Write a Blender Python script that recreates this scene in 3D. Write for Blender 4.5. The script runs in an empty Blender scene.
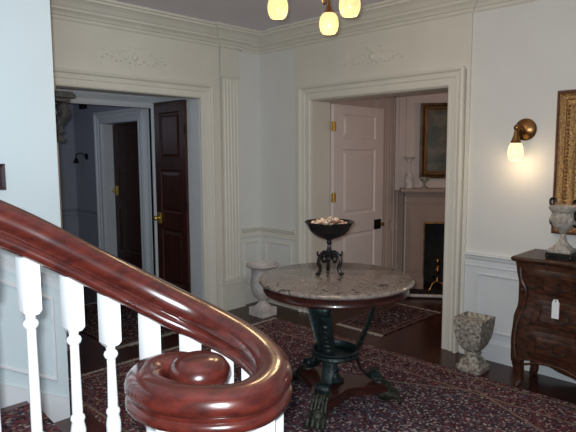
import bpy, bmesh, math, random
from mathutils import Vector, Matrix
random.seed(7)
PI = math.pi
sc = bpy.context.scene
COL = sc.collection
V = Vector

# ------------------------------------------------------------------ materials
def nodes(name):
    m = bpy.data.materials.new(name); m.use_nodes = True
    nt = m.node_tree
    b = nt.nodes['Principled BSDF']
    return m, nt, b
def lk(nt, a, b): nt.links.new(a, b)
def ramp(nt, stops, interp='LINEAR'):
    r = nt.nodes.new('ShaderNodeValToRGB'); cr = r.color_ramp; cr.interpolation = interp
    while len(cr.elements) > 1: cr.elements.remove(cr.elements[-1])
    cr.elements[0].position = stops[0][0]; cr.elements[0].color = (*stops[0][1], 1)
    for p, c in stops[1:]:
        e = cr.elements.new(p); e.color = (*c, 1)
    return r
def coords(nt, scale=(1, 1, 1)):
    tc = nt.nodes.new('ShaderNodeTexCoord'); mp = nt.nodes.new('ShaderNodeMapping')
    mp.inputs['Scale'].default_value = scale
    lk(nt, tc.outputs['Object'], mp.inputs['Vector']); return mp
def M(name, c1, c2=None, rough=.5, metal=0, coat=0, scale=(3, 3, 3), nscale=4, bump=0, detail=4, lo=.35, hi=.65, spec=.5):
    m, nt, b = nodes(name)
    b.inputs['Roughness'].default_value = rough; b.inputs['Metallic'].default_value = metal
    b.inputs['Coat Weight'].default_value = coat; b.inputs['Coat Roughness'].default_value = .06
    b.inputs['Specular IOR Level'].default_value = spec
    mp = coords(nt, scale)
    n = nt.nodes.new('ShaderNodeTexNoise'); n.inputs['Scale'].default_value = nscale; n.inputs['Detail'].default_value = detail
    lk(nt, mp.outputs[0], n.inputs['Vector'])
    r = ramp(nt, [(lo, c1), (hi, c2 or tuple(x*.94 for x in c1))])
    lk(nt, n.outputs['Fac'], r.inputs[0]); lk(nt, r.outputs[0], b.inputs['Base Color'])
    if bump:
        bp = nt.nodes.new('ShaderNodeBump'); bp.inputs['Strength'].default_value = bump; bp.inputs['Distance'].default_value = .01
        lk(nt, n.outputs['Fac'], bp.inputs['Height']); lk(nt, bp.outputs[0], b.inputs['Normal'])
    return m
WALL = M('wall_paint', (.74, .735, .71), (.72, .715, .69), .65, nscale=1.2)
STAIRWALL = M('wall_paint_daylight_tint', (.60, .68, .71), (.585, .665, .695), .65, nscale=1.2)  # same wall paint, with the cyan of the daylight mixed into its colour
TRIM = M('cream_trim_paint', (.74, .71, .63), (.71, .68, .60), .42, nscale=1.5)
WHITE = M('white_gloss_paint', (.78, .78, .79), (.76, .76, .77), .3)
PANELW = M('white_panel_paint', (.72, .74, .76), (.70, .72, .74), .42)
CEIL = M('ceiling_paint', (.78, .74, .80), (.76, .72, .78), .8)
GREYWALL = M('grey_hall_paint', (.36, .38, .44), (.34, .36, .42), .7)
LEAFP = M('pale_door_paint', (.82, .72, .68), (.80, .70, .66), .4)
PARLOR = M('parlor_paint', (.60, .48, .43), (.57, .46, .41), .5)
PARLOR_WARM = M('parlor_mantel_paint', (.34, .23, .18), (.31, .21, .17), .5)
MAHOG = M('mahogany_door', (.060, .014, .008), (.026, .008, .005), .45, coat=0, scale=(14, 14, 1.2), nscale=2.2)
RAILW = M('polished_rail_mahogany', (.085, .014, .009), (.030, .006, .005), .24, coat=.5, scale=(9, 9, 20), nscale=2.4, lo=.3, hi=.72)
TABLEW = M('table_mahogany', (.06, .014, .009), (.025, .008, .006), .3, coat=.3, scale=(3, 3, 14))
CHESTW = M('chest_walnut', (.078, .025, .010), (.026, .010, .006), .42, coat=.05, scale=(5, 5, 9), nscale=4, bump=.35)
TREADW = M('stair_tread_wood', (.07, .02, .014), (.04, .012, .01), .3, coat=.2, scale=(2, 14, 4))
BRASS = M('brass', (.95, .68, .18), (.75, .50, .12), .42, .85)
DBRASS = M('antique_brass', (.42, .22, .08), (.22, .10, .04), .3, 1)
BLACKM = M('dark_iron', (.03, .026, .024), (.015, .012, .012), .4, .6)
VERDI = M('dark_green_bronze', (.018, .034, .034), (.008, .012, .012), .45, .4, scale=(6, 6, 6), nscale=7, bump=.5)
VGREEN = M('patinated_paw', (.05, .055, .035), (.012, .010, .008), .5, .3, scale=(8, 8, 8), nscale=7, bump=.8)
BOWLM = M('dark_bronze_bowl', (.02, .03, .034), (.035, .022, .02), .25, .7, scale=(5, 5, 5))
CARVED = M('dark_carved_grey', (.085, .085, .085), (.04, .04, .042), .6, scale=(8, 8, 8), bump=.4)
STONE = M('aged_white_stone', (.66, .61, .59), (.50, .46, .44), .75, scale=(6, 6, 6), nscale=4, bump=.3)
MOSS = M('mottled_terracotta_stone', (.50, .45, .39), (.10, .085, .055), .8, scale=(9, 9, 9), nscale=5, bump=.4, detail=7, lo=.36, hi=.68)
URNST = M('carved_urn_stone', (.50, .45, .39), (.30, .26, .22), .7, scale=(9, 9, 9), nscale=5, bump=.6)
GILT = M('old_gilt', (.42, .24, .08), (.16, .075, .03), .4, .6, scale=(14, 14, 14), nscale=6, bump=.5)
BRFRAME = M('brown_gilt_frame', (.16, .085, .04), (.06, .03, .015), .4, .3)
GILTRED = M('red_bole_wood', (.15, .06, .035), (.08, .03, .02), .5, scale=(9, 9, 9))
MIRROR = M('mirror_glass', (.8, .8, .8), (.8, .8, .8), .03, 1)
PAPER = M('white_card', (.85, .85, .86), (.83, .83, .84), .6)
SOOT = M('soot_black', (.02, .018, .017), (.01, .01, .01), .9)
DKFRAME = M('dark_maroon_frame', (.045, .012, .02), (.03, .01, .014), .4)
FRINGE = M('cream_fringe', (.50, .44, .38), (.38, .33, .28), .9, scale=(20, 20, 20))
SHELL = M('dried_pod_pale', (.75, .60, .48), (.42, .24, .15), .6, scale=(30, 30, 30))
SHELLD = M('dried_pod_dark', (.30, .12, .06), (.14, .05, .03), .6, scale=(30, 30, 30))

def floor_mat():
    m, nt, b = nodes('dark_floorboards')
    b.inputs['Roughness'].default_value = .24; b.inputs['Specular IOR Level'].default_value = .35
    mp = coords(nt, (1, 1, 1))
    br = nt.nodes.new('ShaderNodeTexBrick')
    br.inputs['Scale'].default_value = 1; br.inputs['Brick Width'].default_value = 1.9; br.inputs['Row Height'].default_value = .11
    br.inputs['Mortar Size'].default_value = .0025; br.inputs['Color1'].default_value = (.058, .017, .011, 1)
    br.inputs['Color2'].default_value = (.036, .012, .009, 1); br.inputs['Mortar'].default_value = (.006, .003, .003, 1)
    lk(nt, mp.outputs[0], br.inputs['Vector'])
    mp2 = coords(nt, (1.5, 18, 1)); n = nt.nodes.new('ShaderNodeTexNoise'); n.inputs['Scale'].default_value = 3
    lk(nt, mp2.outputs[0], n.inputs['Vector'])
    mx = nt.nodes.new('ShaderNodeMix'); mx.data_type = 'RGBA'; mx.blend_type = 'MULTIPLY'; mx.inputs[0].default_value = .6
    r = ramp(nt, [(.3, (.55, .5, .5)), (.7, (1.4, 1.3, 1.2))]); lk(nt, n.outputs['Fac'], r.inputs[0])
    lk(nt, br.outputs['Color'], mx.inputs[6]); lk(nt, r.outputs[0], mx.inputs[7]); lk(nt, mx.outputs[2], b.inputs['Base Color'])
    return m
FLOORM = floor_mat()

def marble_mat():
    m, nt, b = nodes('grey_veined_marble')
    b.inputs['Roughness'].default_value = .13
    mp = coords(nt, (4.5, 4.5, 4.5))
    n = nt.nodes.new('ShaderNodeTexNoise'); n.inputs['Scale'].default_value = 3.2; n.inputs['Detail'].default_value = 9; n.inputs['Roughness'].default_value = .68; n.inputs['Distortion'].default_value = 1.1
    lk(nt, mp.outputs[0], n.inputs['Vector'])
    r = ramp(nt, [(.34, (.03, .026, .024)), (.42, (.14, .115, .10)), (.50, (.29, .245, .22)), (.54, (.13, .105, .09)), (.60, (.24, .20, .175)), (.70, (.42, .37, .33))])
    lk(nt, n.outputs['Fac'], r.inputs[0]); lk(nt, r.outputs[0], b.inputs['Base Color'])
    return m
MARBLE = marble_mat()

def rug_mat(name, hw, hl, dark=1., cell=46):
    m, nt, b = nodes(name)
    b.inputs['Roughness'].default_value = .95; b.inputs['Specular IOR Level'].default_value = .1
    tc = nt.nodes.new('ShaderNodeTexCoord')
    vo = nt.nodes.new('ShaderNodeTexVoronoi'); vo.inputs['Scale'].default_value = cell
    lk(nt, tc.outputs['Object'], vo.inputs['Vector'])
    def d(c): return tuple(x*dark for x in c)
    red, dred, navy, cream, black, tan, blue = map(d, ((.115, .036, .040), (.060, .022, .026), (.038, .032, .045), (.29, .245, .22), (.016, .012, .013), (.20, .14, .11), (.10, .085, .10)))
    sep = nt.nodes.new('ShaderNodeSeparateColor'); lk(nt, vo.outputs['Color'], sep.inputs[0])
    field = ramp(nt, [(0, red), (.24, dred), (.46, navy), (.60, black), (.72, blue), (.82, cream), (.90, red)], 'CONSTANT')
    lk(nt, sep.outputs[0], field.inputs[0])
    medal = ramp(nt, [(0, navy), (.25, blue), (.42, dred), (.62, cream), (.72, black), (.84, red)], 'CONSTANT')
    lk(nt, sep.outputs[0], medal.inputs[0])
    bord = ramp(nt, [(0, red), (.22, dred), (.44, black), (.54, blue), (.68, navy), (.78, tan), (.86, cream), (.91, red)], 'CONSTANT')
    lk(nt, sep.outputs[0], bord.inputs[0])
    sx = nt.nodes.new('ShaderNodeSeparateXYZ'); lk(nt, tc.outputs['Object'], sx.inputs[0])
    def mth(op, a, b_=None):
        n = nt.nodes.new('ShaderNodeMath'); n.operation = op
        for i, v in enumerate((a, b_)):
            if v is None: continue
            if isinstance(v, (int, float)): n.inputs[i].default_value = v
            else: lk(nt, v, n.inputs[i])
        return n.outputs[0]
    ax = mth('ABSOLUTE', sx.outputs[0]); ay = mth('ABSOLUTE', sx.outputs[1])
    dist = mth('MINIMUM', mth('SUBTRACT', hw, ax), mth('SUBTRACT', hl, ay))
    k = min(hw, hl)
    def mix(f, a, c):
        n = nt.nodes.new('ShaderNodeMix'); n.data_type = 'RGBA'; lk(nt, f, n.inputs[0]); lk(nt, a, n.inputs[6]); lk(nt, c, n.inputs[7]); return n.outputs[2]
    diam = mth('ADD', mth('DIVIDE', ax, hw*.78), mth('DIVIDE', ay, hl*.78))
    inside = mth('LESS_THAN', diam, 1.0)
    c = mix(inside, field.outputs[0], medal.outputs[0])
    isb = mth('LESS_THAN', dist, k*.26)
    c = mix(isb, c, bord.outputs[0])
    # narrow guard lines of the border and of the medallion
    lines = [mth('LESS_THAN', mth('ABSOLUTE', mth('SUBTRACT', dist, k*p)), .008) for p in (.05, .26)]
    lines.append(mth('LESS_THAN', mth('ABSOLUTE', mth('SUBTRACT', diam, 1.0)), .012))
    for i, l in enumerate(lines):
        rg = nt.nodes.new('ShaderNodeRGB'); rg.outputs[0].default_value = (*tuple(x*.8 for x in tan), 1)
        c = mix(l, c, rg.outputs[0])
    lk(nt, c, b.inputs['Base Color'])
    bp = nt.nodes.new('ShaderNodeBump'); bp.inputs['Strength'].default_value = .3; bp.inputs['Distance'].default_value = .004
    lk(nt, vo.outputs['Distance'], bp.inputs['Height']); lk(nt, bp.outputs[0], b.inputs['Normal'])
    return m
def glow_mat(name, c, s, scale=60):
    m, nt, b = nodes(name)
    b.inputs['Base Color'].default_value = (.35, .25, .10, 1); b.inputs['Roughness'].default_value = .25
    mp = coords(nt, (1, 1, .6)); vo = nt.nodes.new('ShaderNodeTexVoronoi'); vo.inputs['Scale'].default_value = scale
    lk(nt, mp.outputs[0], vo.inputs['Vector'])
    r = ramp(nt, [(.1, c), (.8, tuple(x*.72 for x in c))]); lk(nt, vo.outputs['Distance'], r.inputs[0])
    lk(nt, r.outputs[0], b.inputs['Emission Color']); b.inputs['Emission Strength'].default_value = s
    return m
SHADE = glow_mat('lit_frosted_glass', (1., .80, .36), 1.12)
SHADEB = glow_mat('lit_sconce_glass', (1., .84, .50), 1.45)
def paint_mat():
    m, nt, b = nodes('landscape_canvas'); b.inputs['Roughness'].default_value = .35
    mp = coords(nt, (2.5, 2.5, 4)); n = nt.nodes.new('ShaderNodeTexNoise'); n.inputs['Scale'].default_value = 2; n.inputs['Detail'].default_value = 6
    lk(nt, mp.outputs[0], n.inputs['Vector'])
    r = ramp(nt, [(.3, (.02, .022, .012)), (.5, (.05, .045, .022)), (.6, (.11, .085, .05)), (.72, (.16, .11, .07))]); lk(nt, n.outputs['Fac'], r.inputs[0]); lk(nt, r.outputs[0], b.inputs['Base Color'])
    return m
CANVAS = paint_mat()

# ------------------------------------------------------------------ mesh helpers
def obj(name, bm, mat, parent=None, smooth=False, loc=(0, 0, 0), rotz=0, angle=35):
    me = bpy.data.meshes.new(name)
    bmesh.ops.recalc_face_normals(bm, faces=bm.faces[:])
    if smooth:
        for f in bm.faces: f.smooth = True
        for e in bm.edges:
            if len(e.link_faces) == 2 and e.calc_face_angle(0) > math.radians(angle): e.smooth = False
    bm.to_mesh(me); bm.free()
    me.materials.append(mat)
    o = bpy.data.objects.new(name, me); COL.objects.link(o)
    o.location = loc; o.rotation_euler = (0, 0, rotz)
    if parent: o.parent = parent
    return o
def NB(): return bmesh.new()
def box(bm, x0, x1, y0, y1, z0, z1, bev=0, mtx=None):
    vs = [bm.verts.new(V((x, y, z))) for x in (x0, x1) for y in (y0, y1) for z in (z0, z1)]
    q = [(0, 1, 3, 2), (4, 6, 7, 5), (0, 4, 5, 1), (2, 3, 7, 6), (0, 2, 6, 4), (1, 5, 7, 3)]
    fs = [bm.faces.new([vs[i] for i in f]) for f in q]
    if mtx: bmesh.ops.transform(bm, matrix=mtx, verts=vs)
    if bev:
        es = list({e for f in fs for e in f.edges})
        bmesh.ops.bevel(bm, geom=es, offset=bev, segments=2, affect='EDGES', profile=.6)
def sweep(bm, path, prof, N, cap=True):
    path = [V(p) for p in path]; N = V(N).normalized(); n = len(path)
    sides = [N.cross((path[i+1]-path[i]).normalized()).normalized() for i in range(n-1)]
    rings = []
    for i, p in enumerate(path):
        if i == 0: m = sides[0]
        elif i == n-1: m = sides[-1]
        else: m = (sides[i-1]+sides[i])/max(.15, 1+sides[i-1].dot(sides[i]))
        rings.append([bm.verts.new(p+m*a+N*b) for a, b in prof])
    k = len(prof)
    for i in range(n-1):
        for j in range(k):
            bm.faces.new((rings[i][j], rings[i][(j+1) % k], rings[i+1][(j+1) % k], rings[i+1][j]))
    if cap:
        bm.faces.new(rings[0]); bm.faces.new(rings[-1][::-1])
def lathe(bm, prof, c=(0, 0, 0), seg=32, square=False, mtx=None, wob=0, nw=0):
    c = V(c); rings = []
    for r, z in prof:
        ring = []
        for i in range(seg):
            a = 2*PI*(i+(.5 if square else 0))/seg
            rr = r*(math.sqrt(2) if square and seg == 4 else 1)*(1+wob*math.cos(nw*a))
            ring.append(bm.verts.new(c+V((rr*math.cos(a), rr*math.sin(a), z))))
        rings.append(ring)
    for i in range(len(prof)-1):
        for j in range(seg):
            bm.faces.new((rings[i][j], rings[i][(j+1) % seg], rings[i+1][(j+1) % seg], rings[i+1][j]))
    if prof[0][0] > 1e-4: bm.faces.new(rings[0][::-1])
    if prof[-1][0] > 1e-4: bm.faces.new(rings[-1])
    vs = [v for r in rings for v in r]
    if mtx: bmesh.ops.transform(bm, matrix=mtx, verts=vs)
    bmesh.ops.remove_doubles(bm, verts=vs, dist=1e-5)
def catmull(P, n=8):
    P = [V(p) for p in P]; out = []
    Q = [P[0]*2-P[1]]+P+[P[-1]*2-P[-2]]
    for i in range(1, len(Q)-2):
        for k in range(n):
            t = k/n; a, b, c, d = Q[i-1], Q[i], Q[i+1], Q[i+2]
            out.append(.5*((2*b)+(c-a)*t+(2*a-5*b+4*c-d)*t*t+(3*b-a-3*c+d)*t**3))
    out.append(P[-1]); return out
def tube(bm, pts, rad, seg=8, up=None):
    pts = [V(p) for p in pts]; n = len(pts)
    if not isinstance(rad, (list, tuple)): rad = [rad]*n
    rings = []; t0 = (pts[1]-pts[0]).normalized()
    u = t0.orthogonal().normalized()
    for i, p in enumerate(pts):
        t = (pts[min(i+1, n-1)]-pts[max(i-1, 0)]).normalized()
        u = (u-t*u.dot(t)).normalized(); w = t.cross(u)
        rings.append([bm.verts.new(p+(u*math.cos(2*PI*j/seg)+w*math.sin(2*PI*j/seg))*rad[i]) for j in range(seg)])
    for i in range(n-1):
        for j in range(seg):
            bm.faces.new((rings[i][j], rings[i][(j+1) % seg], rings[i+1][(j+1) % seg], rings[i+1][j]))
    bm.faces.new(rings[0][::-1]); bm.faces.new(rings[-1])
def ribbon_sweep(bm, pts, prof, ks=None):           # profile (u lateral, v up) swept with upright frames
    n = len(pts); rings = []
    for i, p in enumerate(pts):
        t = pts[min(i+1, n-1)]-pts[max(i-1, 0)]; t.z = 0; t.normalize()
        s = V((0, 0, 1)).cross(t)
        k_ = ks[i] if ks else 1; rings.append([bm.verts.new(p+s*u+V((0, 0, .048-(.048-v)*k_))) for u, v in prof])
    k = len(prof)
    for i in range(n-1):
        for j in range(k):
            bm.faces.new((rings[i][j], rings[i][(j+1) % k], rings[i+1][(j+1) % k], rings[i+1][j]))
    bm.faces.new(rings[0][::-1]); bm.faces.new(rings[-1])
def ball(bm, c, r, seg=12, sc_=(1, 1, 1)):
    mtx = Matrix.Translation(V(c)) @ Matrix.Diagonal((*[r*s for s in sc_], 1))
    bmesh.ops.create_uvsphere(bm, u_segments=seg, v_segments=max(6, seg*2//3), radius=1, matrix=mtx)
def prism(bm, poly, z0, z1):
    a = [bm.verts.new((x, y, z0)) for x, y in poly]; b = [bm.verts.new((x, y, z1)) for x, y in poly]
    n = len(poly)
    for i in range(n): bm.faces.new((a[i], a[(i+1) % n], b[(i+1) % n], b[i]))
    bm.faces.new(a[::-1]); bm.faces.new(b)
def thing(name, label, cat, loc=(0, 0, 0), rotz=0, group=None):
    o = bpy.data.objects.new(name, None); COL.objects.link(o); o.empty_display_size = .1
    o.location = loc; o.rotation_euler = (0, 0, rotz); return tag(o, label, cat, group)
def tag(o, label, cat, group=None):
    o['label'] = label; o['category'] = cat
    if group: o['group'] = group
    return o
def struct(name, bm, mat, smooth=False, **k):
    o = obj(name, bm, mat, smooth=smooth, **k); o['kind'] = 'structure'; return o
def sub(bm_o, lab): bm_o['label'] = lab; return bm_o
def copy_tree(o, parent=None):
    c = o.copy(); COL.objects.link(c); c.parent = parent
    for ch in list(o.children): copy_tree(ch, c)
    return c

# ------------------------------------------------------------------ room shell
H = 2.86; ZI = 2.145                       # ceiling height, door opening height
AX0, AX1 = -2.21, -.80                     # opening in the back wall
BY0, BY1 = -.763, -2.236                   # opening in the right wall
bm = NB(); box(bm, -6.5, 4.5, -6.5, 5.2, -.1, 0); struct('floor', bm, FLOORM)
bm = NB(); box(bm, -6.5, 4.5, -6.5, 5.2, H, H+.1); struct('ceiling', bm, CEIL)
bm = NB()
box(bm, -6.5, AX0, 0, .85, 0, H); box(bm, AX1, 0, 0, .85, 0, H); box(bm, AX0, AX1, 0, .85, 2.24, H); box(bm, AX0, AX1, 0, .10, ZI+.02, 2.24)
struct('wall_back', bm, WALL)
bm = NB()
box(bm, 0, .27, BY0, .85, 0, H); box(bm, 0, .27, -6.5, BY1, 0, H); box(bm, 0, .27, BY1, BY0, ZI, H)
struct('wall_right', bm, WALL)
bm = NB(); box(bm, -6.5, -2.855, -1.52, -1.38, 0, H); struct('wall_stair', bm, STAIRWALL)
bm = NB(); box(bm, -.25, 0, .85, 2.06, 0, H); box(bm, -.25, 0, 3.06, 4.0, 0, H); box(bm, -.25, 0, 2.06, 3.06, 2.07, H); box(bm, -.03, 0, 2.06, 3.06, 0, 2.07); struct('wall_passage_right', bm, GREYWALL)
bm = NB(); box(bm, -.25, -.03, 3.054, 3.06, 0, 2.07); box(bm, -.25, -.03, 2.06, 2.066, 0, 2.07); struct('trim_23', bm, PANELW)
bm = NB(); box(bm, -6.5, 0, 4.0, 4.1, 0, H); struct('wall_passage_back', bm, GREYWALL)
bm = NB(); box(bm, -6.6, -6.5, -1.4, 4.1, 0, H); struct('wall_left', bm, WALL)
bm = NB(); box(bm, .27, 4.5, -.70, -.55, 0, H); struct('wall_parlor_back', bm, PARLOR)
bm = NB(); box(bm, 4.4, 4.5, -6.5, -.70, 0, H); struct('wall_parlor_right', bm, PARLOR)
bm = NB(); box(bm, .27, 4.4, -6.5, -6.4, 0, H); struct('wall_parlor_front', bm, PARLOR)

# projecting frieze and door surround panels (cream woodwork)
bm = NB()
E_ = .022
box(bm, -6.4, AX0-.16, -E_, 0, 0, H-.15); box(bm, AX0-.16, AX1+.15, -E_, 0, ZI+.12, H-.15); box(bm, AX1+.15, -.565, -E_, 0, 0, H-.15)
box(bm, -E_, 0, -.55, BY0+.16, 0, H-.15); box(bm, -E_, 0, BY1-.16, BY0+.16, ZI+.12, H-.15); box(bm, -E_, 0, -2.42, BY1-.16, 0, H-.15)
struct('trim_1', bm, TRIM)
# crown moulding with its steps
CR = [(0, 0), (.19, 0), (.19, .018), (.172, .024), (.168, .040), (.150, .046), (.125, .062), (.100, .088), (.085, .098), (.080, .112), (.050, .128), (.040, .140), (.036, .148), (.016, .150), (.016, .166), (.010, .176), (0, .180)]
bm = NB()
sweep(bm, [(-6.4, -E_, H), (-.565, -E_, H), (-.565, -.05, H), (-.285, -.05, H), (-.285, 0, H), (0, 0, H), (0, -.55, H), (-E_, -.55, H), (-E_, -2.42, H), (0, -2.42, H), (0, -6.4, H)], CR, (0, 0, -1))
struct('trim_2', bm, TRIM)
# casings
CAS = [(0, 0), (0, .022), (.012, .034), (.03, .034), (.036, .028), (.075, .030), (.082, .040), (.098, .042), (.104, .034), (.125, .040), (.136, .056), (.15, .062), (.165, .058), (.17, .044), (.17, 0)]
bm = NB(); sweep(bm, [(AX0, 0, 0), (AX0, 0, ZI+.02), (AX1, 0, ZI+.02), (AX1, 0, 0)], [(a*.82, b) for a, b in CAS], (0, -1, 0)); struct('trim_3', bm, TRIM)
bm = NB(); sweep(bm, [(0, BY0, 0), (0, BY0, ZI), (0, BY1, ZI), (0, BY1, 0)], [(a*.86 if a > 0 else 0, b) for a, b in CAS], (-1, 0, 0)); struct('trim_4', bm, TRIM)
# fluted pilaster on the back wall beside the corner
def pilaster_poly(x0, x1, yb, yf, nf):
    pts = [(x0, yb), (x0, yf)]; w = (x1-x0)/nf; m = w*.17
    for i in range(nf):
        a = x0+i*w+m; b = x0+(i+1)*w-m
        pts.append((a, yf))
        for k in range(1, 6):
            t = PI*k/6; pts.append(((a+b)/2-(b-a)/2*math.cos(t), yf+math.sin(t)*.012))
        pts.append((b, yf))
    pts += [(x1, yf), (x1, yb)]
    return pts
bm = NB(); prism(bm, pilaster_poly(-.545, -.335, 0, -.045, 5), .33, 2.385)
box(bm, -.56, -.32, -.055, 0, 2.385, 2.40); box(bm, -.565, -.31, -.062, 0, 2.40, 2.43, .004); box(bm, -.555, -.325, -.05, 0, 2.43, H-.15)
box(bm, -.55, -.31, -.062, 0, .30, .335, .008); box(bm, -.565, -.295, -.075, 0, .0, .27, .004); box(bm, -.575, -.285, -.088, 0, .27, .30, .008)
struct('trim_5', bm, TRIM)
# relief ornaments over the openings
def ornament(name, at_u, origin, ux, nrm, z0, s=1.):
    bm = NB(); o = V(origin); ux = V(ux); nrm = V(nrm); uz = V((0, 0, 1))
    def P(a, b): return o+ux*(at_u+a*s)+uz*(z0+b*s)+nrm*.002
    for sgn in (-1, 1):
        for (cx, cz, r0, turns, ph) in ((.10, .0, .055, 1.4, 0), (.23, -.02, .045, 1.3, 1.2), (.30, .045, .028, 1.2, 2.5), (.06, .07, .025, 1.2, .5), (.17, .055, .022, 1.1, 4)):
            pts = [P(sgn*(cx+r0*(1-k/18)*math.cos(ph+turns*2*PI*k/18)), cz+r0*(1-k/18)*math.sin(ph+turns*2*PI*k/18)) for k in range(17)]
            tube(bm, pts, [.006*s*(1.1-k/22) for k in range(17)], 6)
        for k in range(7):
            a = P(sgn*(.05+.045*k), .02*math.sin(k*1.7)-.055+.006*k); ball(bm, a, .012*s, 8, (1.3, 1.3, .8))
    ball(bm, P(0, 0), .03*s, 10, (1, 1, 1.2)); ball(bm, P(0, .06), .018*s, 8); ball(bm, P(0, -.055), .016*s, 8)
    struct(name, bm, TRIM, True)
ornament('trim_6', -1.50, (0, -E_, 0), (1, 0, 0), (0, -1, 0), 2.47, .95)
ornament('trim_7', 1.50, (-E_, 0, 0), (0, -1, 0), (-1, 0, 0), 2.47, .95)
# chair rails, baseboards, wainscot panels
RAIL = [(0, 0), (.038, 0), (.042, .012), (.030, .020), (.024, .040), (.014, .052), (.014, .090), (.020, .098), (.0, .105)]
BASE = [(0, 0), (.010, 0), (.016, .02), (.022, .03), (.022, .17), (0, .17)]
ZR = .835
for nm, pr, z in (('trim_8', RAIL, ZR), ('baseboard_corner', BASE, .17)):
    bm = NB(); sweep(bm, [(-.285, 0, z), (0, 0, z), (0, -.55, z)], pr, (0, 0, -1))
    struct(nm, bm, TRIM)
for nm, pr, z in (('trim_9', RAIL, ZR), ('baseboard_right', BASE, .17)):
    bm = NB(); sweep(bm, [(0, -2.42, z), (0, -6.4, z)], pr, (0, 0, -1)); struct(nm, bm, PANELW)
BEAD = [(0, 0), (0, .006), (.006, .012), (.014, .012), (.020, .005), (.020, 0)]
def rect_mould(bm, pts, N):
    p = [V(q) for q in pts]; m = (p[0]+p[1])/2
    sweep(bm, [m, p[1], p[2], p[3], p[0], m], BEAD, N, False)
bm = NB()
rect_mould(bm, [(-.23, 0, .24), (-.23, 0, .66), (-.06, 0, .66), (-.06, 0, .24)], (0, -1, 0))
rect_mould(bm, [(0, -.10, .24), (0, -.10, .66), (0, -.46, .66), (0, -.46, .24)], (-1, 0, 0))
struct('trim_10', bm, TRIM)
bm = NB()
box(bm, -.006, 0, -6.4, -2.42, .17, ZR-.1)
for a, b in ((-2.54, -3.46), (-3.6, -4.5), (-4.65, -5.6)):
    rect_mould(bm, [(-.006, a, .24), (-.006, a, .665), (-.006, b, .665), (-.006, b, .24)], (-1, 0, 0))
struct('trim_11', bm, PANELW)
# left passage: inner frame at its far end and soffit mouldings
bm = NB()
sweep(bm, [(-1.98, .85, 0), (-1.98, .85, 2.12), (-.838, .85, 2.12), (-.838, .85, 0)], [(0, -.02), (0, .03), (.02, .045), (.055, .05), (.075, .03), (.11, .03), (.11, -.02)], (0, -1, 0))
box(bm, AX1-.05, AX1, .20, .80, 2.17, 2.24, .006)
struct('trim_12', bm, PANELW)
bm = NB(); box(bm, -.838, -.785, .805, .86, 0, 2.24); box(bm, AX0, -1.98, .80, .86, 0, 2.24); box(bm, AX0, AX1, .82, .86, 2.12, 2.24); struct('trim_13', bm, PANELW)
# passage lining: the cream reveal of the opening
bm = NB(); box(bm, AX1-.004, AX1, 0, .85, 0, ZI); box(bm, AX0, AX0+.004, 0, .85, 0, ZI); struct('trim_14', bm, PANELW)
bm = NB(); box(bm, 0.0, .27, BY0-.004, BY0, 0, ZI); box(bm, 0, .27, BY1, BY1+.004, 0, ZI); box(bm, 0, .27, BY1, BY0, ZI-.004, ZI); struct('trim_15', bm, TRIM)

# panelled door leaf, local x along the width, y thickness, origin at hinge foot
def door_leaf(name, w, h, t, panels, mat, loc, rotz, st=.11):
    bm = NB(); zs = [0]+[v for p in panels for v in p]+[h]
    box(bm, 0, st, -t/2, t/2, 0, h); box(bm, w-st, w, -t/2, t/2, 0, h)
    for i in range(0, len(zs), 2): box(bm, st, w-st, -t/2, t/2, zs[i], zs[i+1])
    for a, b in panels:
        box(bm, st, w-st, -t/2+.014, t/2-.014, a, b)
        for s in (-1, 1):
            y = s*(t/2-.014)
            o = [(st+.0, a), (w-st, a), (w-st, b), (st, b)]
            i1 = [(st+.025, a+.025), (w-st-.025, a+.025), (w-st-.025, b-.025), (st+.025, b-.025)]
            i2 = [(st+.055, a+.055), (w-st-.055, a+.055), (w-st-.055, b-.055), (st+.055, b-.055)]
            A = [bm.verts.new((x, y, z)) for x, z in i1]; B = [bm.verts.new((x, y+s*.010, z)) for x, z in i2]
            for k in range(4): bm.faces.new((A[k], A[(k+1) % 4], B[(k+1) % 4], B[k]))
            bm.faces.new(B)
            O = [bm.verts.new((x, y+s*.012, z)) for x, z in o]; I = [bm.verts.new((x, y, z)) for x, z in [(o_[0]+(.014 if o_[0] < w/2 else -.014), o_[1]+(.014 if o_[1] == a else -.014)) for o_ in o]]
            for k in range(4): bm.faces.new((O[k], O[(k+1) % 4], I[(k+1) % 4], I[k]))
    o = obj(name, bm, mat, loc=loc, rotz=rotz); o['kind'] = 'structure'; return o
def hinge(parent, z, x=0, y=0, mat=BRASS, big=1.):
    bm = NB(); lathe(bm, [(0, -.055), (.008, -.05), (.010, -.048), (.010, .048), (.008, .05), (0, .058)], (x, y, z), 10)
    box(bm, x, x+.035*big, y-.003, y+.003, z-.045, z+.045); box(bm, x-.035*big, x, y-.003, y+.003, z-.045, z+.045)
    obj('hinge', bm, mat, parent)
d1 = door_leaf('door_1', .56, 2.155, .045, [(.22, .82), (1.0, 1.45), (1.56, 2.05)], MAHOG, (AX1-.012, .205, .012), PI/2, .09)
for z in (.24, 1.08, 1.86): hinge(d1, z, 0, .026, BLACKM, .4)
bm = NB(); box(bm, .47, .535, .022, .032, .87, .99, .003)
lathe(bm, [(0, 0), (.018, .002), (.010, .012), (.010, .03), (.024, .038), (.028, .05), (.020, .062), (0, .066)], (0, 0, 0), 16, mtx=Matrix.Translation((.505, .03, .93)) @ Matrix.Rotation(-PI/2, 4, 'X'))
sub(obj('door_knob', bm, BRASS, d1, True), 'brass door knob on a square plate')
d2 = door_leaf('door_2', .88, 2.115, .045, [(.22, .76), (.96, 1.66), (1.77, 2.02)], LEAFP, (.285, -.785, .012), 0, .15)
for z in (.22, 1.16, 1.89): hinge(d2, z, -.003, -.024, BRASS, 1.)
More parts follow.
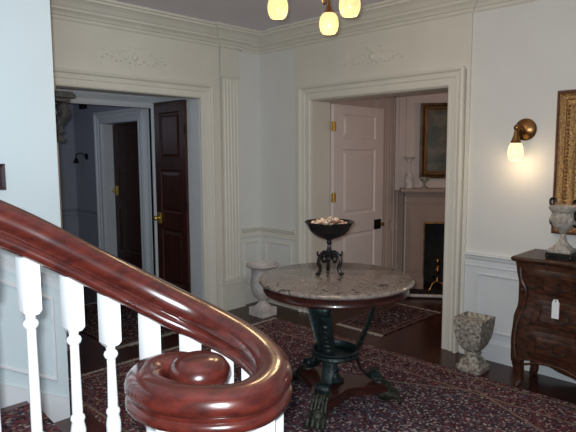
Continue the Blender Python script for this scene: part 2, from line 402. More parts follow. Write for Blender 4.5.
bm = NB(); box(bm, .715, .835, -.036, -.022, .76, .87, .003)
obj('lock_plate', bm, BLACKM, d2)
bm = NB(); lathe(bm, [(0, 0), (.010, .0), (.010, .025), (.022, .034), (.024, .044), (.016, .054), (0, .057)], (0, 0, 0), 14, mtx=Matrix.Translation((.81, -.034, .815)) @ Matrix.Rotation(PI/2, 4, 'X'))
sub(obj('door_knob', bm, DBRASS, d2, True), 'small brass door knob')
# passage hall: far mahogany door with cream casing
bm = NB(); sweep(bm, [(-.25, 3.06, 0), (-.25, 3.06, 2.07), (-.25, 2.06, 2.07), (-.25, 2.06, 0)], CAS, (-1, 0, 0)); struct('trim_16', bm, PANELW)
d3 = door_leaf('door_3', .97, 2.05, .045, [(.22, .85), (1.0, 1.45), (1.56, 1.94)], MAHOG, (-.085, 2.075, .012), PI/2, .11)
bm = NB(); box(bm, .86, .93, .022, .032, 1.03, 1.17, .003)
lathe(bm, [(0, 0), (.018, .002), (.010, .012), (.010, .03), (.024, .038), (.028, .05), (.020, .062), (0, .066)], (0, 0, 0), 16, mtx=Matrix.Translation((.895, .03, 1.10)) @ Matrix.Rotation(-PI/2, 4, 'X'))
sub(obj('door_knob', bm, BRASS, d3, True), 'brass knob and plate')
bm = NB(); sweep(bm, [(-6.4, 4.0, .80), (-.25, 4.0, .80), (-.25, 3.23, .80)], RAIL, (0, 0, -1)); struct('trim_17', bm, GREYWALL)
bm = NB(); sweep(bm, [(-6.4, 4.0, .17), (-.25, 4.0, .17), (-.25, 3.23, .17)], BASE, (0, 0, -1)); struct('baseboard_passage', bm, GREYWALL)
bm = NB(); box(bm, -.262, -.25, .86, 1.88, 0, H); rect_mould(bm, [(-.262, 1.80, .25), (-.262, 1.80, 1.9), (-.262, 1.0, 1.9), (-.262, 1.0, .25)], (-1, 0, 0)); struct('trim_18', bm, PANELW)

# ------------------------------------------------------------------ parlor: oblique fireplace
FO = V((1.53, -.90, 0)); FU = V((.6, -.8, 0)); FN = V((-.8, -.6, 0))
FM = Matrix(((.6, .8, 0, FO.x), (-.8, .6, 0, FO.y), (0, 0, 1, 0), (0, 0, 0, 1)))   # local x along, y into the wall
bm = NB(); box(bm, -.02, .21, .06, .6, 0, 1.19, mtx=FM); box(bm, 1.0, 2.4, .06, .6, 0, 1.19, mtx=FM); box(bm, .21, 1.0, .06, .6, .815, 1.19, mtx=FM); box(bm, .21, 1.0, .45, .6, 0, .815, mtx=FM)
box(bm, -.14, 2.4, .06, .6, 1.19, H, mtx=FM)
struct('wall_chimney', bm, PARLOR)
bm = NB()
for a, b in ((-.10, -.06), (-.02, .02)): box(bm, a, b, .045, .06, 1.3, 2.6, .004, FM)
for a in (1.33, 1.40, 1.52, 1.60): box(bm, a, a+.02, -.722, -.70, 0.18, 2.6, .004)
for a in (1.18,): box(bm, a, a+.10, -.74, -.70, 0, H)
struct('trim_19', bm, PARLOR)
bm = NB(); box(bm, 1.45, 1.64, -.715, -.70, .25, .70, .01); box(bm, 1.45, 1.64, -.715, -.70, .82, 1.95, .01); struct('trim_20', bm, PARLOR)
fp = thing('fireplace', 'pinkish beige painted fireplace mantel seen through the wide doorway', 'fireplace', FO, math.atan2(-.8, .6))
bm = NB(); box(bm, 0, .20, 0, .06, .16, 1.03, .004); box(bm, -.01, .21, -.015, .06, 0, .16, .006); box(bm, .035, .165, -.012, 0, .22, .97, .005)
obj('pilaster', bm, PARLOR_WARM, fp)
bm = NB(); box(bm, 1.0, 1.20, 0, .06, .16, 1.03, .004); box(bm, .99, 1.21, -.015, .06, 0, .16, .006); box(bm, 1.035, 1.165, -.012, 0, .22, .97, .005)
obj('pilaster', bm, PARLOR_WARM, fp)
bm = NB(); box(bm, .20, 1.0, .005, .06, .82, 1.03); box(bm, -.01, 1.21, -.01, .06, 1.03, 1.05, .004); box(bm, 0, 1.2, 0, .06, 1.05, 1.12); box(bm, -.015, 1.215, -.025, .06, 1.12, 1.145, .005)
obj('frieze', bm, PARLOR_WARM, fp)
bm = NB(); box(bm, -.03, 1.23, -.05, .06, 1.145, 1.165, .005); box(bm, -.05, 1.25, -.09, .06, 1.165, 1.185, .005); box(bm, -.085, 1.285, -.14, .06, 1.180, 1.222, .006)
obj('mantel_shelf', bm, PARLOR_WARM, fp)
bm = NB(); box(bm, .212, .225, .02, .45, 0, .815); box(bm, .985, .998, .02, .45, 0, .815); box(bm, .225, .985, .435, .449, 0, .815); box(bm, .212, .998, .02, .45, .80, .814)
sub(obj('firebox', bm, SOOT, fp), 'soot black firebox')
bm = NB(); box(bm, .20, .212, -.004, .012, 0, .82); box(bm, .998, 1.01, -.004, .012, 0, .82); box(bm, .20, 1.01, -.004, .012, .80, .82)
sub(obj('opening_trim', bm, DBRASS, fp), 'brass edging of the opening')
def FW(u, v, z): return tuple(FM @ V((u, v, z)))
bm = NB(); box(bm, -.0, 1.2, -.42, -.02, 0, .012, .003, FM); struct('trim_21', bm, SOOT)
bm = NB(); tube(bm, [FW(-.02, -.42, .03), FW(1.22, -.42, .03)], .018, 8); tube(bm, [FW(-.02, -.05, .03), FW(-.02, -.42, .03)], .018, 8)
tag(obj('fireplace_fender', bm, STONE, smooth=True), 'low pale fender along the hearth in front of the fireplace', 'fender')
# andirons
def andiron(u):
    t = thing('andiron', '', 'andiron', FW(u, -.10, .012), math.atan2(-.8, .6), 'brass andirons standing in the fireplace')
    bm = NB(); lathe(bm, [(.02, .10), (.028, .12), (.014, .15), (.012, .2), (.03, .23), (.034, .26), (.02, .29), (.010, .31), (.022, .335), (.026, .36), (.014, .385), (.0, .41)], (0, 0, 0), 14)
    obj('post', bm, DBRASS, t, True)
    for s in (-1, 1):
        bm = NB(); tube(bm, catmull([(0, 0, .11), (s*.05, -.02, .10), (s*.08, -.03, .04), (s*.10, -.04, .01)]), .009, 7); ball(bm, (s*.10, -.04, .012), .012, 8); obj('foot', bm, DBRASS, t, True)
    bm = NB(); box(bm, -.01, .01, 0, .36, .09, .11); box(bm, -.01, .01, .34, .36, 0, .1); obj('log_bar', bm, BLACKM, t)
    return t
andiron(.36)['label'] = 'brass andiron nearer the left pilaster of the fireplace, on the hearth'
andiron(.80)['label'] = 'brass andiron farther from the left pilaster, right side of the hearth'
# fire tools
t = thing('fire_tool_stand', 'brass fire tool stand with poker standing at the right of the fireplace opening', 'fire tools', FW(.50, -.26, .012), 0)
bm = NB(); lathe(bm, [(.07, 0), (.07, .015), (.02, .03), (.009, .05), (.008, .60), (.02, .62), (.02, .64), (.0, .68)], (0, 0, 0), 16); obj('stand', bm, DBRASS, t, True)
bm = NB(); tube(bm, [(.05, 0, .05), (.05, 0, .58)], .006, 6); ball(bm, (.05, 0, .60), .015, 8); obj('poker', bm, BLACKM, t, True)
# mantel ornaments
bm = NB(); lathe(bm, [(.05, 0), (.055, .02), (.048, .05), (.05, .12), (.04, .16), (.022, .19), (.016, .24), (.02, .30), (.045, .345), (.07, .36), (.066, .365), (.02, .33), (0, .32)], FW(.015, -.045, 1.222), 20)
tag(obj('vase', bm, STONE, smooth=True), 'tall pale trumpet-mouthed vase at the left end of the mantel shelf', 'vase')
bm = NB(); lathe(bm, [(.04, 0), (.038, .015), (.014, .03), (.010, .05), (.02, .07), (.05, .10), (.056, .13), (.05, .128), (0, .09)], FW(.19, -.075, 1.222), 18)
tag(obj('compote', bm, MOSS, smooth=True), 'small footed bowl on the mantel below the framed painting', 'bowl')
# painting
t = thing('painting', 'dark landscape painting in a gilt edged frame above the fireplace mantel', 'painting', FW(.14, .055, 1.335), math.atan2(-.8, .6))
bm = NB(); sweep(bm, [(.45, 0, .09), (.09, 0, .09), (.09, 0, .78), (.84, 0, .78), (.84, 0, .09), (.45, 0, .09)], [(0, 0), (0, .03), (.02, .035), (.04, .045), (.07, .065), (.09, .06), (.09, 0)], (0, -1, 0), False)
sub(obj('frame', bm, BRFRAME, t), 'dark brown frame')
bm = NB(); sweep(bm, [(.45, -.045, .125), (.13, -.045, .125), (.13, -.045, .745), (.80, -.045, .745), (.80, -.045, .125), (.45, -.045, .125)], [(.062, 0), (.064, .018), (.072, .022), (.08, .018), (.082, 0)], (0, -1, 0), False)
sub(obj('frame_slip', bm, GILT, t), 'gilt inner band of the frame')
bm = NB(); box(bm, .085, .845, -.028, -.01, .085, .785); obj('canvas', bm, CANVAS, t)

# ------------------------------------------------------------------ staircase
def nosing(n):
    pts = []
    for k in range(9):
        s = k/8; y = -1.545-s*1.43
        pts.append((-2.77-.35*(n-1)+(.03 if n == 2 else 0)-.22*s**1.6*max(0, 1-(n-1)*.25), y))
    return pts
st = thing('staircase', 'dark wooden staircase rising to the left behind the white balusters', 'staircase', (-3.2, -2.2, 0))
def child_at(o, parent):
    o.matrix_parent_inverse = parent.matrix_world.inverted() if False else Matrix.Translation(-parent.location) ; return o
NST = 6
for n in range(1, NST+1):
    a = nosing(n); b = nosing(n+1)
    if n == 1:
        C0 = (-3.25, -3.32); arc = [(C0[0]+.36*math.cos(math.radians(d)), C0[1]+.36*math.sin(math.radians(d))) for d in range(35, -200, -15)]
        poly = a[:-1]+[(-2.955, -2.9)]+arc+[(-3.5, -2.99)]+[(x-.03, y) for x, y in b[::-1]]
        pr = [(x-.03 if i < len(a) else (C0[0]+(x-C0[0])*.92), y if i < len(a) else C0[1]+(y-C0[1])*.92) for i, (x, y) in enumerate(poly)]
    else:
        poly = a+[(x-.03, y) for x, y in b[::-1]]
        pr = [(x-.03, y) for x, y in a]+[(x-.03, y) for x, y in b[::-1]]
    bm = NB(); prism(bm, poly, .17*n-.032, .17*n); child_at(obj('tread', bm, TREADW, st), st)
    bm = NB(); prism(bm, pr, .17*(n-1), .17*n-.032); child_at(obj('riser', bm, TREADW if n < 3 else TREADW, st), st)
# runner carpet
RUN = rug_mat('stair_runner_weave', .65, 4, 1.15, 60)
bm = NB()
for n in range(2, NST+1):
    a = nosing(n); b = nosing(n+1); 
    for (ya, yb) in ((-1.62, -2.82),):
        na = [p for p in a]; 
        def xat(L, y):
            for i in range(len(L)-1):
                if L[i][1] >= y >= L[i+1][1]:
                    f = (L[i][1]-y)/(L[i][1]-L[i+1][1]); return L[i][0]+f*(L[i+1][0]-L[i][0])
            return L[-1][0]
        ys = [ya+(yb-ya)*k/8 for k in range(9)]
        poly = [(xat(a, y)+.008, y) for y in ys]+[(xat(b, y)-.022, y) for y in ys[::-1]]
        prism(bm, poly, .17*n, .17*n+.012)
        poly = [(xat(a, y)+.010, y) for y in ys]+[(xat(a, y)-.0, y) for y in ys[::-1]]
        prism(bm, poly, .17*n-.05, .17*n+.010)
tag(obj('stair_runner', bm, RUN), 'red and navy patterned carpet runner laid over the stair treads', 'carpet runner')
# stair wall skirt and sloped panel mouldings
SL = .56
bm = NB()
prism_pts = [(-2.865, 0), (-2.865, .275), (-6.4, .275+SL*3.535), (-6.4, SL*3.535-.1), (-4.8, .85)]
A = [bm.verts.new((x, -1.52, z)) for x, z in prism_pts]; B = [bm.verts.new((x, -1.54, z)) for x, z in prism_pts]
for i in range(5): bm.faces.new((A[i], A[(i+1) % 5], B[(i+1) % 5], B[i]))
bm.faces.new(A[::-1]); bm.faces.new(B)
struct('baseboard_stair', bm, PANELW)
bm = NB()
def zs(x, z0): return z0+SL*(-2.865-x)
sweep(bm, [(-6.4, -1.52, zs(-6.4, .905)), (-2.865, -1.52, .905)], [(-.022, 0), (-.022, .010), (0, .016), (.02, .024), (.032, .030), (.036, .024), (.036, 0)], (0, -1, 0))
for x0, x1 in ((-3.98, -2.935), (-5.1, -4.1)):
    rect_mould(bm, [(x0, -1.52, zs(x0, .375)), (x0, -1.52, zs(x0, .80)), (x1, -1.52, zs(x1, .80)), (x1, -1.52, zs(x1, .375))], (0, -1, 0))
struct('trim_22', bm, PANELW)
bm = NB(); sweep(bm, [(-6.4, -1.52, H), (-2.865, -1.52, H), (-2.865, -1.38, H)], [(0, 0), (.05, 0), (.03, .03), (0, .05)], (0, 0, -1)) if False else None
bm.free()
t = thing('framed_picture', 'small dark maroon framed picture at the left edge on the pale stair wall', 'picture', (-3.25, -1.52, 1.44))
bm = NB(); sweep(bm, [(0, 0, .018), (-.09, 0, .018), (-.09, 0, .112), (.11, 0, .112), (.11, 0, .018), (0, 0, .018)], [(0, 0), (0, .012), (.014, .02), (.018, .012), (.018, 0)], (0, -1, 0), False); obj('frame', bm, DKFRAME, t)
bm = NB(); box(bm, -.092, .112, -.008, -.001, .016, .114); obj('canvas', bm, DKFRAME, t)

# railing
rl = thing('stair_railing', 'polished mahogany handrail ending in a scroll over white turned balusters', 'railing', (-3.28, -3.30, .17))
RP = [(-4.45, -2.83, 1.905), (-4.1, -2.85, 1.713), (-3.82, -2.873, 1.560), (-3.593, -2.908, 1.443), (-3.479, -2.939, 1.374), (-3.359, -2.98, 1.292), (-3.236, -3.04, 1.207), (-3.133, -3.142, 1.127), (-3.097, -3.281, 1.080), (-3.112, -3.392, 1.058), (-3.163, -3.479, 1.048), (-3.240, -3.524, 1.042), (-3.311, -3.528, 1.040), (-3.378, -3.480, 1.040), (-3.424, -3.397, 1.040), (-3.424, -3.307, 1.040), (-3.375, -3.245, 1.040), (-3.310, -3.248, 1.041), (-3.280, -3.30, 1.043)]
half = [(.0, .048), (.018, .047), (.032, .041), (.043, .029), (.048, .013), (.047, .002), (.041, -.007), (.034, -.011), (.034, -.015), (.042, -.019), (.0475, -.028), (.046, -.040), (.034, -.048)]
prof = half+[(-u, v) for u, v in half[:0:-1]]
RPS = catmull(RP, 8); bm = NB(); ribbon_sweep(bm, RPS, prof, [1+.34*max(0, min(1, (p.z-1.06)/.12)) for p in RPS]); child_at(obj('handrail', bm, RAILW, rl, True, angle=60), rl)
bm = NB(); lathe(bm, [(0, -.048), (.06, -.048), (.07, -.04), (.064, -.020), (.074, -.010), (.080, .008), (.078, .024), (.066, .042), (.045, .052), (.02, .055), (0, .056)], (-3.285, -3.33, 1.043), 40)
child_at(obj('scroll_eye', bm, RAILW, rl, True, angle=60), rl)
def baluster(x, y, z0, z1, top=.165, w=.0235, ring=.84):
    bm = NB(); zb = z1-top
    box(bm, x-w, x+w, y-w, y+w, zb+.012, z1, .002)
    lathe(bm, [(w*.7, zb), (w, zb+.012)], (x, y, 0), 4, square=True)
    P = [(.017, zb+.004), (.013, zb-.008), (.013, zb-.014), (.018, zb-.018), (.0205, zb-.026), (.018, zb-.034), (.0125, zb-.040), (.0122, zb-.06), (.0150, ring+.02), (.0142, ring+.012), (.019, ring+.006), (.0205, ring-.002), (.017, ring-.010), (.018, ring-.016), (.0215, ring-.035), (.021, ring-.06), (.017, ring-.10), (.013, ring-.15), (.012, ring-.17), (.019, ring-.18), (.019, ring-.19), (.012, ring-.20), (.015, z0+.30), (.018, z0+.24), (.020, z0+.215), (.015, z0+.205), (.015, z0+.19)]
    lathe(bm, P, (x, y, 0), 20)
    box(bm, x-w, x+w, y-w, y+w, z0, z0+.195, .002)
    child_at(obj('baluster', bm, WHITE, rl, True, angle=40), rl)
for x, y, z in ((-3.99, -2.862, 1.655), (-3.875, -2.87, 1.592), (-3.76, -2.884, 1.528), (-3.64, -2.902, 1.462), (-3.541, -2.922, 1.403), (-3.438, -2.953, 1.34), (-3.346, -2.986, 1.282), (-3.246, -3.035, 1.214), (-3.159, -3.116, 1.147), (-3.115, -3.213, 1.103), (-3.102, -3.332, 1.069), (-3.148, -3.452, 1.052), (-3.245, -3.520, 1.042), (-3.352, -3.498, 1.04), (-3.420, -3.40, 1.04)):
    n = 1 if x > -3.46 else (2 if x > -3.72 else 3)
    if x <= -3.46: n = 2 if x > -3.8 else 3
    baluster(x, y, .17*n, z-.036-.03*max(0, min(1, (z-1.06)/.12)), .16, .0235, .857 if x > -3.46 else .66+.17*(n-1))
bm = NB(); x, y = -3.285, -3.33
box(bm, x-.045, x+.045, y-.045, y+.045, .17, .45, .003); lathe(bm, [(.03, .45), (.045, .47), (.03, .50), (.042, .60), (.03, .78), (.028, .82), (.038, .84), (.03, .86), (.04, .90), (.04, .998)], (x, y, 0), 24)
child_at(obj('newel_post', bm, WHITE, rl, True), rl)

# ------------------------------------------------------------------ rugs
def rug(name, cx, cy, hw, hl, label, dark, cell, fr_axis, fr_sides=(-1, 1), z=0, group=None, rotz=0):
    t = thing(name, label, 'rug', (cx, cy, z), rotz, group)
    bm = NB(); box(bm, -hw, hw, -hl, hl, 0, .011, .003)
    obj('pile', bm, rug_mat(name+'_weave', hw, hl, dark, cell), t)
    for s in fr_sides:
        bm = NB(); L = hw if fr_axis == 'y' else hl; n = int(L*2/.014)
        for i in range(n):
            a = -L+(i+.5)*2*L/n; j = random.uniform(-.006, .006); ln = .045+random.uniform(-.008, .01)
            e = (hl if fr_axis == 'y' else hw)*s
            if fr_axis == 'y': p = [(a-.0055, e), (a+.0055, e), (a+j+.004, e+s*ln), (a+j-.004, e+s*ln)]
            else: p = [(e, a-.0055), (e, a+.0055), (e+s*ln, a+j+.004), (e+s*ln, a+j-.004)]
            prism(bm, p if (s > 0) ^ (fr_axis == 'x') else p[::-1], .001, .007)
        sub(obj('fringe', bm, FRINGE, t), 'cream knotted fringe')
    return t
rug('persian_rug', -1.515, -2.85, 1.12, 2.19, 'large red and navy patterned rug under the round marble table', 1.5, 80, 'y')
rug('doorway_rug', .385, -1.45, .48, .26, 'small dark patterned rug lying in the wide doorway', .9, 60, 'x')
rug('parlor_rug', 1.62, -2.9, .40, 1.2, 'dark rug with pale fringe on the parlor floor before the fireplace', .5, 60, 'x', rotz=0)
rug('passage_rug', -1.50, .46, .42, .72, 'small dark rug with pale fringe lying in the left passage doorway', .7, 60, 'y')

# ------------------------------------------------------------------ round marble table
TC = (-1.436, -2.256)
TZ = .011
tb = thing('pedestal_table', 'round grey marble topped table on a dark scrolled pedestal with paw feet', 'table', (TC[0], TC[1], TZ))
bm = NB(); lathe(bm, [(0, .798), (.472, .798), (.483, .803), (.490, .810), (.490, .817), (.483, .825), (.472, .829), (0, .829)], (0, 0, 0), 72)
sub(obj('tabletop', bm, MARBLE, tb, True), 'grey veined marble top')
bm = NB(); lathe(bm, [(0, .742), (.449, .742), (.459, .747), (.462, .755), (.459, .763), (.459, .788), (.466, .798), (0, .798)], (0, 0, 0), 72)
sub(obj('apron', bm, TABLEW, tb, True), 'mahogany apron')
ang = [math.radians(a) for a in (203, 314, 80)]
bm = NB(); pts = []
for i in range(3):
    a0 = ang[i]; a1 = ang[(i+1) % 3]
    if a1 < a0: a1 += 2*PI
    for k in range(13):
        s = k/12; a = a0+.14+(a1-a0-.28)*s
        pts.append((a, .335-.185*math.sin(PI*s)**.7))
poly = [(r*math.cos(a), r*math.sin(a)) for a, r in pts]
prism(bm, poly, .085, .125); prism(bm, [(x*.93, y*.93) for x, y in poly], .125, .14)
obj('platform', bm, TABLEW, tb)
for i, a in enumerate(ang):
    c, s = math.cos(a), math.sin(a)
    R = Matrix.Rotation(a, 4, 'Z')
    # scroll support: (radius, z)
    path = catmull([(.27, 0, .725), (.305, 0, .695), (.295, 0, .66), (.26, 0, .66), (.24, 0, .62), (.205, 0, .51), (.16, 0, .41), (.137, 0, .33), (.16, 0, .24), (.215, 0, .175), (.26, 0, .165), (.275, 0, .195), (.25, 0, .205)], 6)
    bm = NB(); n = len(path)
    thick = 1.0
    rad = [.008+.004*math.sin(PI*min(1, k/n*1.4)) for k in range(n)]
    tube(bm, path, rad, 10)
    for v in bm.verts: v.co.y *= 4.2
    # scroll end drums and acanthus beads
    lathe(bm, [(0, -.05), (.03, -.05), (.034, -.04), (.034, .04), (.03, .05), (0, .05)], (0, 0, 0), 16, mtx=Matrix.Translation((.275, 0, .697)) @ Matrix.Rotation(PI/2, 4, 'X'))
    lathe(bm, [(0, -.045), (.030, -.045), (.035, -.036), (.035, .036), (.030, .045), (0, .045)], (0, 0, 0), 14, mtx=Matrix.Translation((.255, 0, .19)) @ Matrix.Rotation(PI/2, 4, 'X'))
    for k in range(6):
        ball(bm, (.228-.0135*k, 0, .565-.034*k), .018, 8, (.8, 1.5, 1.1))
    bmesh.ops.transform(bm, matrix=R, verts=bm.verts[:])
    obj('scroll_support', bm, VERDI, tb, True, angle=50)
    bm = NB(); ball(bm, (.33, 0, .062), .056, 14, (1.25, .95, .9)); ball(bm, (.285, 0, .125), .04, 12, (1.1, 1.1, 1.1));
    for q in range(5): tube(bm, catmull([(.235, (q-2)*.018, .17), (.29, (q-2)*.02, .165), (.335, (q-2)*.021, .12), (.36, (q-2)*.022, .09)], 4), .011, 6)
    ball(bm, (.30, 0, .09), .05, 12, (1.1, .95, .8)); ball(bm, (.27, 0, .085), .05, 12, (1.3, .9, .7))
    for k in range(4):
        yy = (k-1.5)*.027
        tube(bm, catmull([(.35, yy, .07), (.392, yy*1.12, .056), (.412, yy*1.18, .028), (.416, yy*1.2, .008)], 4), [.017]*6+[.016]*3+[.015, .013, .010, .007][:4], 7)
    for v in bm.verts: v.co.z = max(v.co.z, 0)
    bmesh.ops.transform(bm, matrix=R, verts=bm.verts[:])
    sub(obj('paw_foot', bm, VGREEN, tb, True, angle=50), 'carved patinated paw foot')
bm = NB(); ring = [(.150*math.cos(2*PI*k/40), .150*math.sin(2*PI*k/40)) for k in range(41)]
lathe(bm, [(.140, .318), (.150, .318), (.156, .325), (.150, .340), (.156, .356), (.150, .364), (.140, .364), (.136, .356), (.136, .325), (.140, .318)], (0, 0, 0), 48)
obj('ring_stretcher', bm, VERDI, tb, True)
bm = NB(); lathe(bm, [(.05, .14), (.06, .15), (.035, .17), (.02, .20), (.028, .22), (.014, .24), (.0, .27)], (0, 0, 0), 20)
obj('finial', bm, VERDI, tb, True)

# bowl on the table
bw = thing('footed_bowl', 'dark bronze footed bowl on three scrolled legs standing on the marble table', 'bowl', (-1.41, -2.18, .8405))
bm = NB(); lathe(bm, [(.012, .158), (.03, .168), (.055, .176), (.095, .196), (.125, .225), (.140, .255), (.150, .272), (.160, .278), (.156, .283), (.142, .274), (.128, .25), (.095, .215), (.05, .196), (0, .19)], (0, 0, 0), 40, wob=.012, nw=16)
obj('bowl', bm, BOWLM, bw, True, angle=60)
bm = NB(); lathe(bm, [(.040, .075), (.034, .082), (.018, .098), (.022, .112), (.014, .125), (.010, .145), (.018, .155), (.014, .165)], (0, 0, 0), 18)
obj('stem', bm, BOWLM, bw, True)
for k in range(3):
    a = math.radians(45+120*k); R = Matrix.Rotation(a, 4, 'Z')
    bm = NB(); tube(bm, catmull([(.01, 0, .098), (.04, 0, .108), (.072, 0, .090), (.082, 0, .062), (.068, 0, .035), (.078, 0, .012), (.092, 0, .005)], 6), .012, 8)
    tube(bm, catmull([(.06, 0, .095), (.088, 0, .10), (.09, 0, .118)], 5), .006, 6); ball(bm, (.092, 0, .008), .011, 8, (1.3, 1, .7)); ball(bm, (.04, 0, .075), .020, 8)
    for v in bm.verts: v.co.z = max(v.co.z, 0.001)
    bmesh.ops.transform(bm, matrix=R, verts=bm.verts[:]); obj('leg', bm, BLACKM, bw, True)
for ch_ in bw.children:
    for v in ch_.data.vertices:
        if ch_.name.startswith('bowl'): v.co.z += .062
        else: v.co.z *= 1.33
def pod(mat):
    bm = NB(); bmesh.ops.create_icosphere(bm, subdivisions=2, radius=.017)
    for v in bm.verts:
        v.co *= 1+.22*math.sin(v.co.x*310)*math.cos(v.co.z*240)
        v.co.z *= .7
    return obj('dried_pod', bm, mat, None, True)
pp = [pod(SHELL), pod(SHELLD)]; k = 0
lab = ['pale dried pod heaped in the dark footed bowl', 'brown dried pod heaped in the dark footed bowl']
used = [False, False]
for r, n, z in ((.108, 17, .266), (.078, 12, .278), (.045, 8, .288), (.012, 2, .296)):
    for i in range(n):
        w = 1 if random.random() < .35 else 0
        if used[w]: o = pp[w].copy(); COL.objects.link(o)
        else: o = pp[w]; used[w] = True
        a = 2*PI*(i+random.uniform(-.2, .2))/n
        o.location = (-1.41+r*math.cos(a), -2.18+r*math.sin(a), .8405+z+.062+random.uniform(-.004, .006))
        o.rotation_euler = [random.uniform(0, 6) for _ in range(3)]
        s = random.uniform(.75, 1.25); o.scale = (s, s*random.uniform(.7, 1), s)
        tag(o, lab[w], 'dried pod', ['pale dried pods in the bowl', 'brown dried pods in the bowl'][w])

# ------------------------------------------------------------------ urns
un = thing('garden_urn', 'pale stone urn with wide rim on the floor in the corner behind the table', 'urn', (-.385, -.44, 0), 0)
bm = NB(); lathe(bm, [(.10, 0), (.10, .075), (.096, .082), (.085, .085)], (0, 0, 0), 4, square=True); obj('plinth', bm, STONE, un)
bm = NB(); lathe(bm, [(.08, .08), (.082, .095), (.06, .105), (.045, .13), (.042, .15), (.055, .165), (.085, .19), (.112, .24), (.124, .30), (.122, .36), (.112, .42), (.112, .46), (.128, .485), (.158, .50), (.168, .512), (.166, .524), (.150, .528), (.12, .50), (.10, .45), (0, .40)], (0, 0, 0), 36)
obj('vessel', bm, STONE, un, True, angle=40)
bm = NB()
for k in range(8):
    a = 2*PI*k/8; tube(bm, [((.044+.02*j/2)*math.cos(a+.2*j), (.044+.02*j/2)*math.sin(a+.2*j), .12-.01*j) for j in range(4)], .008, 6)
obj('foot_ribs', bm, STONE, un, True)
sq = thing('square_planter', 'mottled square tapered stone planter on the floor beside the wide doorway', 'planter', (-.268, -2.632, 0), 0)
def rsq(bm, prof, n=7, seg=28):
    rings = []
    for r, z in prof:
        ring = []
        for i in range(seg):
            a = 2*PI*i/seg; c, s = math.cos(a), math.sin(a)
            k = (abs(c)**n+abs(s)**n)**(-1/n); ring.append(bm.verts.new((r*k*c, r*k*s, z)))
        rings.append(ring)
    for i in range(len(prof)-1):
        for j in range(seg): bm.faces.new((rings[i][j], rings[i][(j+1) % seg], rings[i+1][(j+1) % seg], rings[i+1][j]))
    bm.faces.new(rings[0][::-1]); bm.faces.new(rings[-1])
bm = NB(); rsq(bm, [(.096, 0), (.098, .035), (.085, .045), (.074, .07), (.05, .10), (.042, .115), (.05, .122), (.05, .135), (.042, .142)], 16); obj('foot', bm, MOSS, sq)
bm = NB(); lathe(bm, [(.038, .14), (.052, .152), (.076, .19), (.094, .24), (.104, .29), (.109, .34), (.113, .395), (.112, .402), (.100, .402), (.096, .385), (.08, .37)], (0, 0, 0), 4, square=True)
for s in (-1, 1):
    for ax in (0, 1):
        for k in range(5):
            z = .22+.033*k; w = .012+.002*k; d = .084+.006*k
            c = (0, s*d, z) if ax else (s*d, 0, z)
            ball(bm, c, w, 8, (1.5, .3, 1) if ax else (.3, 1.5, 1))
obj('bowl', bm, MOSS, sq, True, angle=40)

# ------------------------------------------------------------------ commode chest
CY0, CY1, CXB, CXF = -2.985, -4.12, -.045, -.445
ch = thing('commode_chest', 'carved dark walnut bombe chest of drawers against the right wall', 'chest of drawers', (-.25, -3.57, 0))
def lerp_tab(T, z):
    for i in range(len(T)-1):
        if T[i][0] <= z <= T[i+1][0]:
            f = (z-T[i][0])/(T[i+1][0]-T[i][0]); f = f*f*(3-2*f); return T[i][1]+f*(T[i+1][1]-T[i][1])
    return T[-1][1] if z > T[-1][0] else T[0][1]
SB = [(0, .0), (.14, -.012), (.22, .006), (.36, .008), (.50, .0), (.62, -.022), (.74, -.022), (.84, -.008), (.90, .0)]
def outline(z, grow=0, n=26):
    b = lerp_tab(SB, z); pts = []
    y0 = CY0+b+grow; y1 = CY1-b-grow
    for k in range(6): pts.append((CXB+(CXF+.035-CXB)*k/5*1.0, y0, 's', k/5))
    for k in range(n+1):
        s = k/n; y = y0+(y1-y0)*s
        w = math.sin(PI*s)
        serp = .045*math.sin(PI*s)**2+.018*math.cos(4*PI*s)-.018
        c = .035*(max(0, 1-s/.05)+max(0, 1-(1-s)/.05))
        pts.append((CXF-b*.9-serp-grow+c*.5, y, 'f', s))
    for k in range(6): pts.append((CXF+.035+(CXB-CXF-.035)*k/5, y1, 's', 1-k/5))
    return pts
def zbot(kind, s):
    if kind == 's':
        u = min(1, max(0, (s-.0)))
        return .22
    e = min(s, 1-s)
    return .205+.035*math.sin(min(1, e/.28)*PI)-.055*math.exp(-((s-.5)/.10)**2)
bm = NB(); O = outline(.5); nz = 20; cols = []
for i in range(len(O)):
    zb = zbot(O[i][2], O[i][3]); col = []
    for j in range(nz+1):
        z = zb+(.895-zb)*j/nz; p = outline(z)[i]; col.append(bm.verts.new((p[0], p[1], z)))
    cols.append(col)
nC = len(cols)
for i in range(nC):
    for j in range(nz):
        a, b = cols[i], cols[(i+1) % nC]
        try: bm.faces.new((a[j], b[j], b[j+1], a[j+1]))
        except ValueError: pass
bm.faces.new([c[-1] for c in cols])
child_at(obj('body', bm, CHESTW, ch, True, angle=50), ch)
bm = NB(); rings = []
for g, z in ((.002, .893), (.012, .896), (.020, .904), (.024, .914), (.022, .922), (.014, .929)):
    rings.append([bm.verts.new((min(p[0], CXB+.01), p[1], z)) for p in outline(.90, g)])
for i in range(len(rings)-1):
    n = len(rings[0])
    for j in range(n): bm.faces.new((rings[i][j], rings[i][(j+1) % n], rings[i+1][(j+1) % n], rings[i+1][j]))
bm.faces.new(rings[0][::-1]); bm.faces.new(rings[-1])
child_at(obj('chest_top', bm, CHESTW, ch, True, angle=40), ch)
